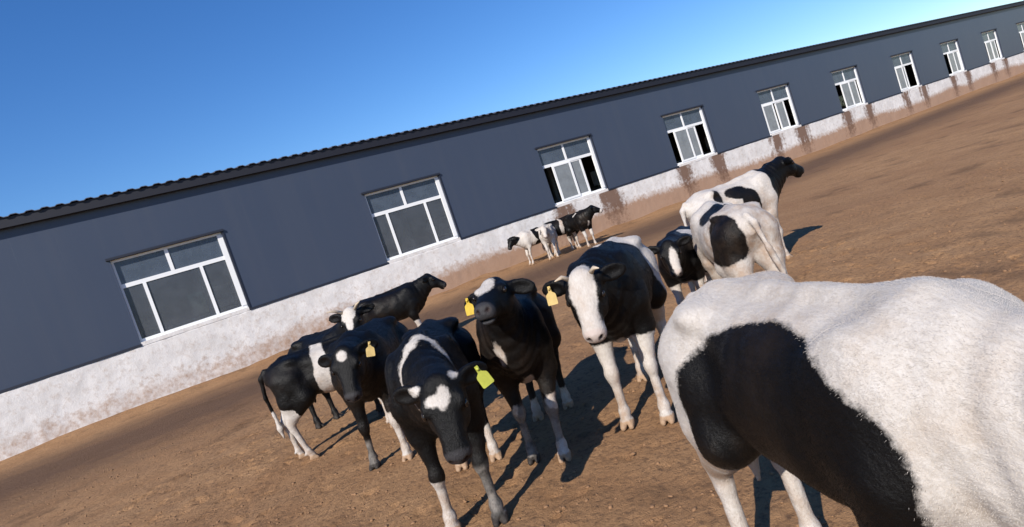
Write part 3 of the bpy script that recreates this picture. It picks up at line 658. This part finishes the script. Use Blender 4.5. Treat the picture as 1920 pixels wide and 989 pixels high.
# standing side-on in front of the plinth
build_cow('all-black cow standing side-on before the white plinth, head to the right', (-2.40, 11.3), 12, 1.02, poll=(0.80, 0.0, 1.19), head=(-10, -36, 0), base=-1, fat=1.1, voxel=.017, seed=17, ears=(-10,-10),
    paint=(('b',(-.05,-.25,.58),(.25,.2,.07),1),), socks=(.52,.52,.66,.66))
# right edge, very close
build_cow('large white cow with black flank patch, close at the right edge, head out of view', (0.735, 1.68), -81, 1.0, poll=(0.95, 0.0, 1.0), head=(0, -45, 0), base=1, voxel=NEAR, hairs=int(HAIR*4), seed=18, hair_len=.008, hair_r=.0003,
    paint=(('b',(.04,-.3,.77),(.48,.3,.43),-1), ('b',(.90,0,.9),(.20,.4,.4),-1)), socks=(.5,.5,.5,.5), muzzle=0, tail=.05)
build_cow('white cow with black thigh patch seen from behind, right of the white-faced cow', (1.96, 5.55), 84, 1.0, poll=(0.8, -.25, 0.9), head=(-30, -50, 0), base=1, voxel=.015, hairs=HAIR//2, seed=19, tail=-.14,
    paint=(('b',(-.50,.19,.91),(.30,.17,.23),-1), ('b',(.0,.0,1.12),(.22,.3,.12),-1), ('h',(.1,0,0),(.3,.12,.2),-1)), socks=(.6,.6,.6,.6), muzzle=0)
build_cow('black-headed cow with white blaze peering out beside the white cow', (1.75, 6.45), -115, 0.84, poll=(0.90, .02, 1.14), head=(12, -54, 0), base=-1, voxel=.015, seed=20,
    paint=(('h',(.1,0,-.05),(.6,.6,.4),-1), ('h',(.27,.015,.03),(.20,.05,.08),1), ('b',(-.1,0,.9),(.15,.4,.5),1)), socks=(.6,.6,.6,.6), muzzle=0)
build_cow('white cow with small curled black patches, farther back at the right edge', (3.06, 8.15), 18, 1.06, poll=(0.85, 0.0, 1.2), head=(0, -30, 0), base=1, voxel=.017, seed=21,
    paint=(('b',(-.35,-.2,1.02),(.06,.16,.12),-1), ('b',(-.08,-.2,1.04),(.15,.2,.08),-1), ('b',(.08,-.25,.88),(.14,.2,.18),-1), ('b',(.6,0,1.0),(.22,.4,.4),-1), ('h',(.1,0,0),(.6,.6,.4),-1)), socks=(.6,.6,.6,.6), muzzle=0)
# the small group by the barn
FAR = 'cattle gathered by the barn wall'
build_cow('small white cow with black head and black saddle, leftmost by the barn wall', (1.10, 22.5), 200, 1.06, poll=(0.86, 0.0, 1.08), head=(20, -50, 0), base=1, voxel=.024, seed=22, group=FAR,
    paint=(('h',(.1,0,0),(.6,.6,.35),-1), ('b',(-.05,.1,1.0),(.20,.3,.26),-1), ('b',(-.02,.2,.66),(.16,.2,.12),-1)), socks=(.6,.6,.6,.6), muzzle=0)
build_cow('mostly white cow facing the camera in the group by the barn', (1.56, 22.2), -100, 1.06, poll=(0.82, 0.0, 1.12), head=(6, -55, 0), base=1, voxel=.024, seed=23, group=FAR,
    paint=(('h',(.12,.09,.0),(.06,.03,.05),-1), ('h',(.12,-.09,.0),(.06,.03,.05),-1)), socks=(.6,.6,.6,.6), muzzle=0)
build_cow('black cow with white stripe behind the shoulder in the group by the barn', (2.12, 23.0), 12, 1.12, poll=(0.85, 0.0, 1.15), head=(10, -35, 0), base=-1, voxel=.024, seed=24, group=FAR,
    paint=(('b',(.02,-.2,.95),(.06,.3,.35),1), ('b',(-.65,0,.9),(.15,.3,.4),1)), socks=(.5,.6,.5,.6))
build_cow('black cow with white front legs and chest spot, rightmost by the barn wall', (2.76, 22.4), -66, 1.12, poll=(0.76, 0.16, 1.20), head=(62, -30, 0), base=-1, voxel=.024, seed=25, group=FAR,
    paint=(('b',(.58,0,.8),(.1,.05,.14),1), ('b',(.1,-.2,1.15),(.08,.2,.08),1), ('h',(.42,0,-.05),(.10,.2,.2),1)), socks=(.55,.55,.5,.5), muzzle=1)

# --- loose crumbs of soil and dung lying on the yard: uncountable
rg = np.random.RandomState(3); CV, CF = [], []; bs, bf = sphere(6, 4); bs = np.array(bs)
for k in range(4200):
    d = rg.rand()**1.4; y = 1.2+d*9.0; x = rg.uniform(-1, 1)*(1.2+y*0.95); r_ = rg.gamma(2.0, .0042)+.003
    r_ = min(r_*.8, .014)
    v = bs*(1+.35*(rg.rand(len(bs), 1)-.5))*np.array([r_*rg.uniform(.8, 1.5), r_*rg.uniform(.8, 1.4), r_*rg.uniform(.45, .8)])
    a = rg.uniform(0, 6.28); v = v@np.array([[math.cos(a), -math.sin(a), 0], [math.sin(a), math.cos(a), 0], [0, 0, 1]])
    n = len(CV); CV += [tuple(p+np.array([x, y, ground_z(x, y)+r_*.15])) for p in v]; CF += [tuple(n+i for i in f_) for f_ in bf]
cl = mesh_obj('soil_crumbs', CV, CF, M['clod'], None, True)
tag(cl, 'small brown crumbs of soil and dung strewn over the yard', 'soil', kind='stuff')
